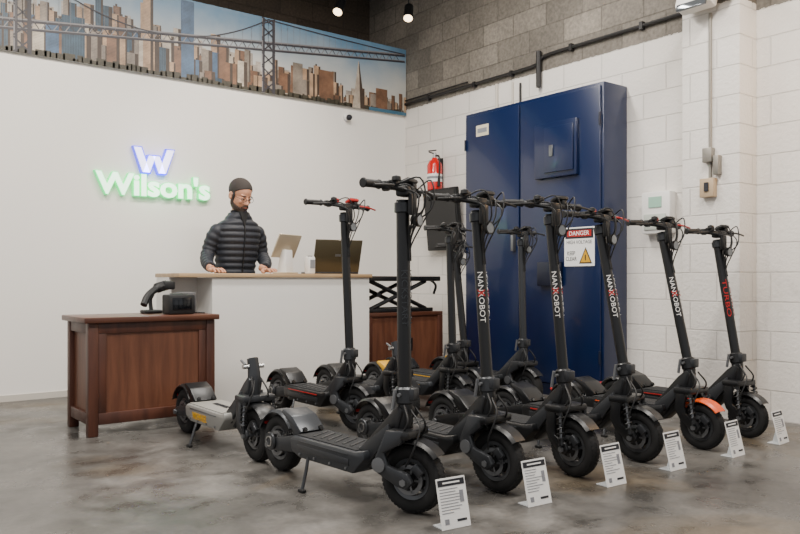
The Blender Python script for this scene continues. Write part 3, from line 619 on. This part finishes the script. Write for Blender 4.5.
# ------------------------------------------------------------ price cards
def card(x,y,rz=0):
    b=MB(); b.M=Rx(-14)
    b.box((0,0,.095),(.135,.003,.19),PAPER); b.box((0,-.002,.171),(.125,.001,.024),INK)
    b.box((0,-.0025,.171),(.08,.001,.006),PAPER)
    for k in range(9):
        w=random.uniform(.05,.1); b.box((-.058+w/2,-.002,.148-k*.011),(w,.001,.0026),INKG)
    b.box((.042,-.002,.115),(.018,.001,.045),INKG); b.box((-.04,-.002,.028),(.02,.001,.02),INKG); b.box((.03,-.002,.028),(.045,.001,.009),INK)
    b.M=Matrix(); b.box((0,.035,.002),(.125,.07,.004),mat('acrylic',(200,204,206),.15)); b.prism([(0,.002),(.065,.002),(.035,.12)],mat('acrylic',(200,204,206),.15),-.004,.004,0,Rz(90))
    b.obj('price_card_stand',(x,y,.001),rz)
for i,(x,y) in enumerate([(1.965,2.20),(2.445,2.21),(2.96,2.205),(3.45,2.2),(3.97,2.17),(4.49,2.18)]): card(x,y,math.radians(-6+i*2))

# ------------------------------------------------------------ man
SKIN=mat('skin',(190,138,110),.5); HAIR=mat('hair_dark',(50,44,41),.85,bump=.5,bscale=200); BEARD=mat('beard',(70,58,52),.9,bump=.5,bscale=250)
JACK=mat('charcoal_puffer',(36,39,46),.58,bump=.2,bscale=40,spec=.4); TROU=mat('dark_trousers',(28,30,36),.8); SHIRT=mat('black_shirt',(14,14,16),.8)
man=bpy.data.objects.new('man',None); bpy.context.scene.collection.objects.link(man); man.location=(2.87,6.05,0)
def remesh(o,v,sm=2):
    m=o.modifiers.new('r','REMESH'); m.mode='VOXEL'; m.voxel_size=v; m.use_smooth_shade=True
    if sm: s=o.modifiers.new('s','SMOOTH'); s.iterations=sm; s.factor=.5
b=MB()
ctrl=[(.84,.165,.13),(.95,.168,.135),(1.05,.168,.13),(1.2,.182,.138),(1.30,.195,.138),(1.37,.198,.128),(1.42,.172,.113),(1.455,.125,.1),(1.49,.092,.090),(1.53,.090,.092)]
def interp(z):
    for i in range(len(ctrl)-1):
        a,c=ctrl[i],ctrl[i+1]
        if z<=c[0]: t=(z-a[0])/(c[0]-a[0]); return a[1]+(c[1]-a[1])*t,a[2]+(c[2]-a[2])*t
    return ctrl[-1][1:]
def leany(z): return -.09*max(0,(z-.9))/.6
rings=[]; z=.84
while z<=1.515:
    rx,ry=interp(z); pf=.013*abs(math.sin(PI*z/.052))-.007; rings.append((0,leany(z),z,rx+pf,ry+pf)); z+=.0045
b.loft(rings,JACK,36,2.25)
def arm(pts,r0,r1):
    P=cat(pts,16); n=len(P); d=0; rs=[]
    for i in range(n):
        if i: d+=(P[i]-P[i-1]).length
        rs.append(r0+(r1-r0)*i/(n-1)+.010*abs(math.sin(PI*d/.052))-.005)
    b.tube(P,rs,JACK,16)
arm([(-.11,-.07,1.375),(-.195,-.06,1.335),(-.25,-.03,1.17),(-.305,-.14,1.095),(-.335,-.27,1.055)],.070,.041)
arm([(.11,-.07,1.375),(.195,-.06,1.335),(.245,-.03,1.17),(.22,-.15,1.095),(.15,-.265,1.055)],.070,.041)
o=b.obj('jacket',parent=man); remesh(o,.007,1)
b=MB(); b.tube([(0,leany(z)-interp(z)[1]-.006,z) for z in(.86,1.0,1.1,1.2,1.3,1.38,1.44)],.006,mat('zip',(12,13,16),.4),6)
b.loft([(0,-.08,1.47,.07,.08),(0,-.09,1.535,.068,.076)],SHIRT,20)
b.prism([(-.040,1.518),(.040,1.518),(.0,1.38)],SHIRT,-.198,-.12,.004); b.obj('shirt',parent=man)
b=MB(); b.loft([(0,.0,.80,.158,.12),(0,0,.9,.16,.122),(0,0,.93,.15,.12)],TROU,24)
for sx in(-1,1): b.tube(cat([(sx*.085,0,.88),(sx*.095,0,.7),(sx*.1,-.01,.48),(sx*.105,.01,.28),(sx*.11,.02,.08)],5),[.09,.09,.088,.085,.082,.078,.074,.07,.066,.063,.06,.057,.055,.053,.052,.05,.05,.05,.05,.052,.052],TROU,16)
o=b.obj('trousers',parent=man); remesh(o,.012,2)
b=MB()
for sx in(-1,1):
    b.ell((sx*.11,-.05,.045),(.045,.13,.045),BLACKM,None,None); b.box((sx*.11,-.04,.014),(.09,.26,.028),BLACKM,.012)
b.obj('shoes',parent=man)
def hand(wr,sx,yaw,name):
    b=MB(); b.M=T(*wr)@Rz(yaw)
    b.tube([(0,.05,.012),(0,0,.0),(0,-.02,-.006)],[.03,.028,.03],SKIN,12,flat=.8)
    b.box((0,-.055,-.014),(.078,.085,.026),SKIN,.012,Rx(6),3)
    for i,(dx,ln) in enumerate(((-.03,.062),(-.01,.074),(.011,.070),(.031,.054))):
        x0=dx*sx*-1; sp=x0*.35
        b.tube(cat([(x0,-.08,-.014),(x0+sp*.3,-.1,-.004),(x0+sp*.7,-.1-ln*.5,-.014),(x0+sp,-.1-ln*.95,-.034)],3),[.0105]*3+[.0098]*3+[.009]*3+[.0075],SKIN,8)
    b.tube(cat([(sx*.03,-.03,-.014),(sx*.055,-.055,-.02),(sx*.066,-.085,-.028),(sx*.064,-.105,-.034)],3),[.0135]*3+[.012]*3+[.0105]*3+[.008],SKIN,8)
    o=b.obj(name,parent=man); remesh(o,.0035,2)
hand((-.34,-.30,1.042),1,4,'hand_right'); hand((.125,-.30,1.042),-1,6,'hand_left')
HM=T(-.01,-.14,1.655)@Rz(12)@Rx(24)@Matrix.Scale(1.10,4)
b=MB(); b.M=HM
b.ell((0,.012,.035),(.077,.097,.088),SKIN,seg=28); b.ell((0,-.018,-.025),(.068,.074,.085),SKIN,seg=28); b.ell((0,-.05,-.085),(.04,.036,.03),SKIN); b.ell((0,-.012,-.062),(.062,.064,.045),SKIN)
b.ell((0,-.068,.024),(.05,.018,.010),SKIN)
b.ell((.034,-.066,-.027),(.022,.017,.017),SKIN); b.ell((-.034,-.066,-.027),(.022,.017,.017),SKIN)
b.tube([(0,-.08,.014),(0,-.096,-.012),(0,-.108,-.031),(0,-.1,-.038)],[.008,.0095,.0125,.010],SKIN,10); b.ell((.012,-.093,-.035),(.008,.010,.007),SKIN); b.ell((-.012,-.093,-.035),(.008,.010,.007),SKIN)
for sx in(-1,1): b.ell((sx*.08,.012,-.008),(.009,.02,.032),SKIN,Rz(sx*-20)@Rx(-8)); b.ell((sx*.083,.006,-.022),(.008,.012,.013),SKIN)
b.M=Matrix(); b.tube([(0,-.06,1.42),(0,-.09,1.5),(-.005,-.115,1.6)],[.062,.06,.06],SKIN,18)
o=b.obj('head',parent=man); remesh(o,.004,2)
def cutell(b,c,rad,m,planes,seg=40):
    tb=bmesh.new(); bmesh.ops.create_uvsphere(tb,u_segments=seg,v_segments=seg*2//3,radius=1)
    bmesh.ops.scale(tb,vec=Vector(rad),verts=tb.verts)
    for co,no in planes:
        bmesh.ops.bisect_plane(tb,geom=tb.verts[:]+tb.edges[:]+tb.faces[:],plane_co=Vector(co),plane_no=Vector(no),clear_inner=True)
        ed=[e for e in tb.edges if e.is_boundary]
        bmesh.ops.holes_fill(tb,edges=ed)
    b.merge(tb,m,Matrix.Translation(Vector(c)))
b=MB(); b.M=HM
cutell(b,(0,.016,.042),(.083,.102,.091),HAIR,[((0,-.078,.026),(0,.62,.78))])
for sx in(-1,1): b.ell((sx*.0735,-.014,.0),(.0075,.013,.036),HAIR)
o=b.obj('hair',parent=man); remesh(o,.004,1)
b=MB(); b.M=HM
for sx in(-1,1): b.ell((sx*.031,-.0865,.0235),(.017,.005,.0038),HAIR,Ry(sx*6))
b.obj('eyebrows',parent=man)
b=MB(); b.M=HM
cutell(b,(0,-.018,-.050),(.0695,.083,.073),BEARD,[((0,-.03,-.01),(0,.42,-.9))])
b.ell((0,-.058,-.092),(.037,.036,.028),BEARD)
b.tube(cat([(-.032,-.083,-.07),(-.017,-.099,-.051),(0,-.104,-.048),(.017,-.099,-.051),(.032,-.083,-.07)]),.0055,BEARD,8)
for sx in(-1,1): b.ell((sx*.071,-.008,-.03),(.007,.014,.04),BEARD)
o=b.obj('beard',parent=man); remesh(o,.0035,1)
b=MB(); b.M=HM; b.ell((0,-.1005,-.064),(.019,.006,.0045),mat('lips',(150,88,78),.5)); b.obj('mouth',parent=man)
b=MB(); b.M=HM
for sx in(-1,1):
    b.ell((sx*.031,-.077,.0),(.013,.01,.008),mat('eye_white',(205,198,192),.3)); b.ell((sx*.031,-.0855,-.003),(.005,.003,.005),INK); b.ell((sx*.031,-.079,.005),(.015,.0105,.0075),SKIN)
b.obj('eyes',parent=man)
b=MB(); b.M=HM
for sx in(-1,1):
    pts=[(sx*.033+.023*math.cos(a),-.099+.004*abs(math.cos(a)),-.003+.017*math.sin(a)) for a in [2*PI*k/18 for k in range(19)]]; b.tube(pts,.0014,INK,6)
    b.tube([(sx*.056,-.095,.0),(sx*.08,-.05,.004),(sx*.084,.01,.0)],.0016,INK,6)
b.tube([(-.011,-.1,0),(0,-.103,.003),(.011,-.1,0)],.0016,INK,6); b.obj('glasses',parent=man)

# ------------------------------------------------------------ lights
LF=mat('fill_tube_emitter',(255,246,234),.4,emit=4)
def fill_tube_light(x,y,l,e,col=(1,.945,.875),rz=0):  # unseen tube fixtures, added as housings for the area lights filling the room
    b=MB(); b.box((0,0,0.004),(l,.16,.052),WHITEP,.01); b.box((0,0,-.028),(l-.06,.12,.008),LF); ob=b.obj('added_fill_fixture',(x,y,4.17),rz)
    L=bpy.data.lights.new('tube','AREA'); L.shape='RECTANGLE'; L.size=l; L.size_y=.3; L.energy=e; L.color=col
    o=bpy.data.objects.new('fill_lamp',L); o.location=(0,0,-.05); o.parent=ob; bpy.context.scene.collection.objects.link(o)
fill_tube_light(1.0,4.2,1.6,115); fill_tube_light(1.0,1.8,1.6,120); fill_tube_light(3.2,4.4,1.6,105); fill_tube_light(3.2,1.6,1.6,145); fill_tube_light(-1.2,3,1.6,110)
b=MB(); b.lathe([(0,0),(.06,0),(.05,.02),(0,.02)],BLACK,(WX,1.45,2.5),(-1,0,0)); b.tube([(WX-.02,1.45,2.5),(WX-.14,1.45,2.5)],.012,BLACK); b.lathe([(.03,.1),(.11,-.04),(.107,-.04),(.027,.1)],BLACK,(WX-.16,1.45,2.48),(0,0,1),24,closed=True)
b.ell((WX-.16,1.45,2.46),(.03,.03,.035),mat('bulb',(255,190,110),.3,emit=8)); ob=b.obj('wall_lamp')
L=bpy.data.lights.new('bulb','POINT'); L.energy=26; L.color=(1,.6,.28); L.shadow_soft_size=.06
o=bpy.data.objects.new('bulb_light',L); o.location=(WX-.2,1.45,2.36); o.parent=ob; bpy.context.scene.collection.objects.link(o)
w=bpy.data.worlds.new('world'); bpy.context.scene.world=w; w.use_nodes=True
bg=w.node_tree.nodes['Background']; bg.inputs[0].default_value=(.98,.98,1,1); bg.inputs[1].default_value=.72

# ------------------------------------------------------------ camera
cam=bpy.data.cameras.new('camera'); cam.lens=34.6; cam.sensor_width=36; cam.shift_y=.01625
co=bpy.data.objects.new('camera',cam); co.location=(0,0,.95); co.rotation_euler=(math.radians(90),0,math.radians(-37.55))
bpy.context.scene.collection.objects.link(co); bpy.context.scene.camera=co
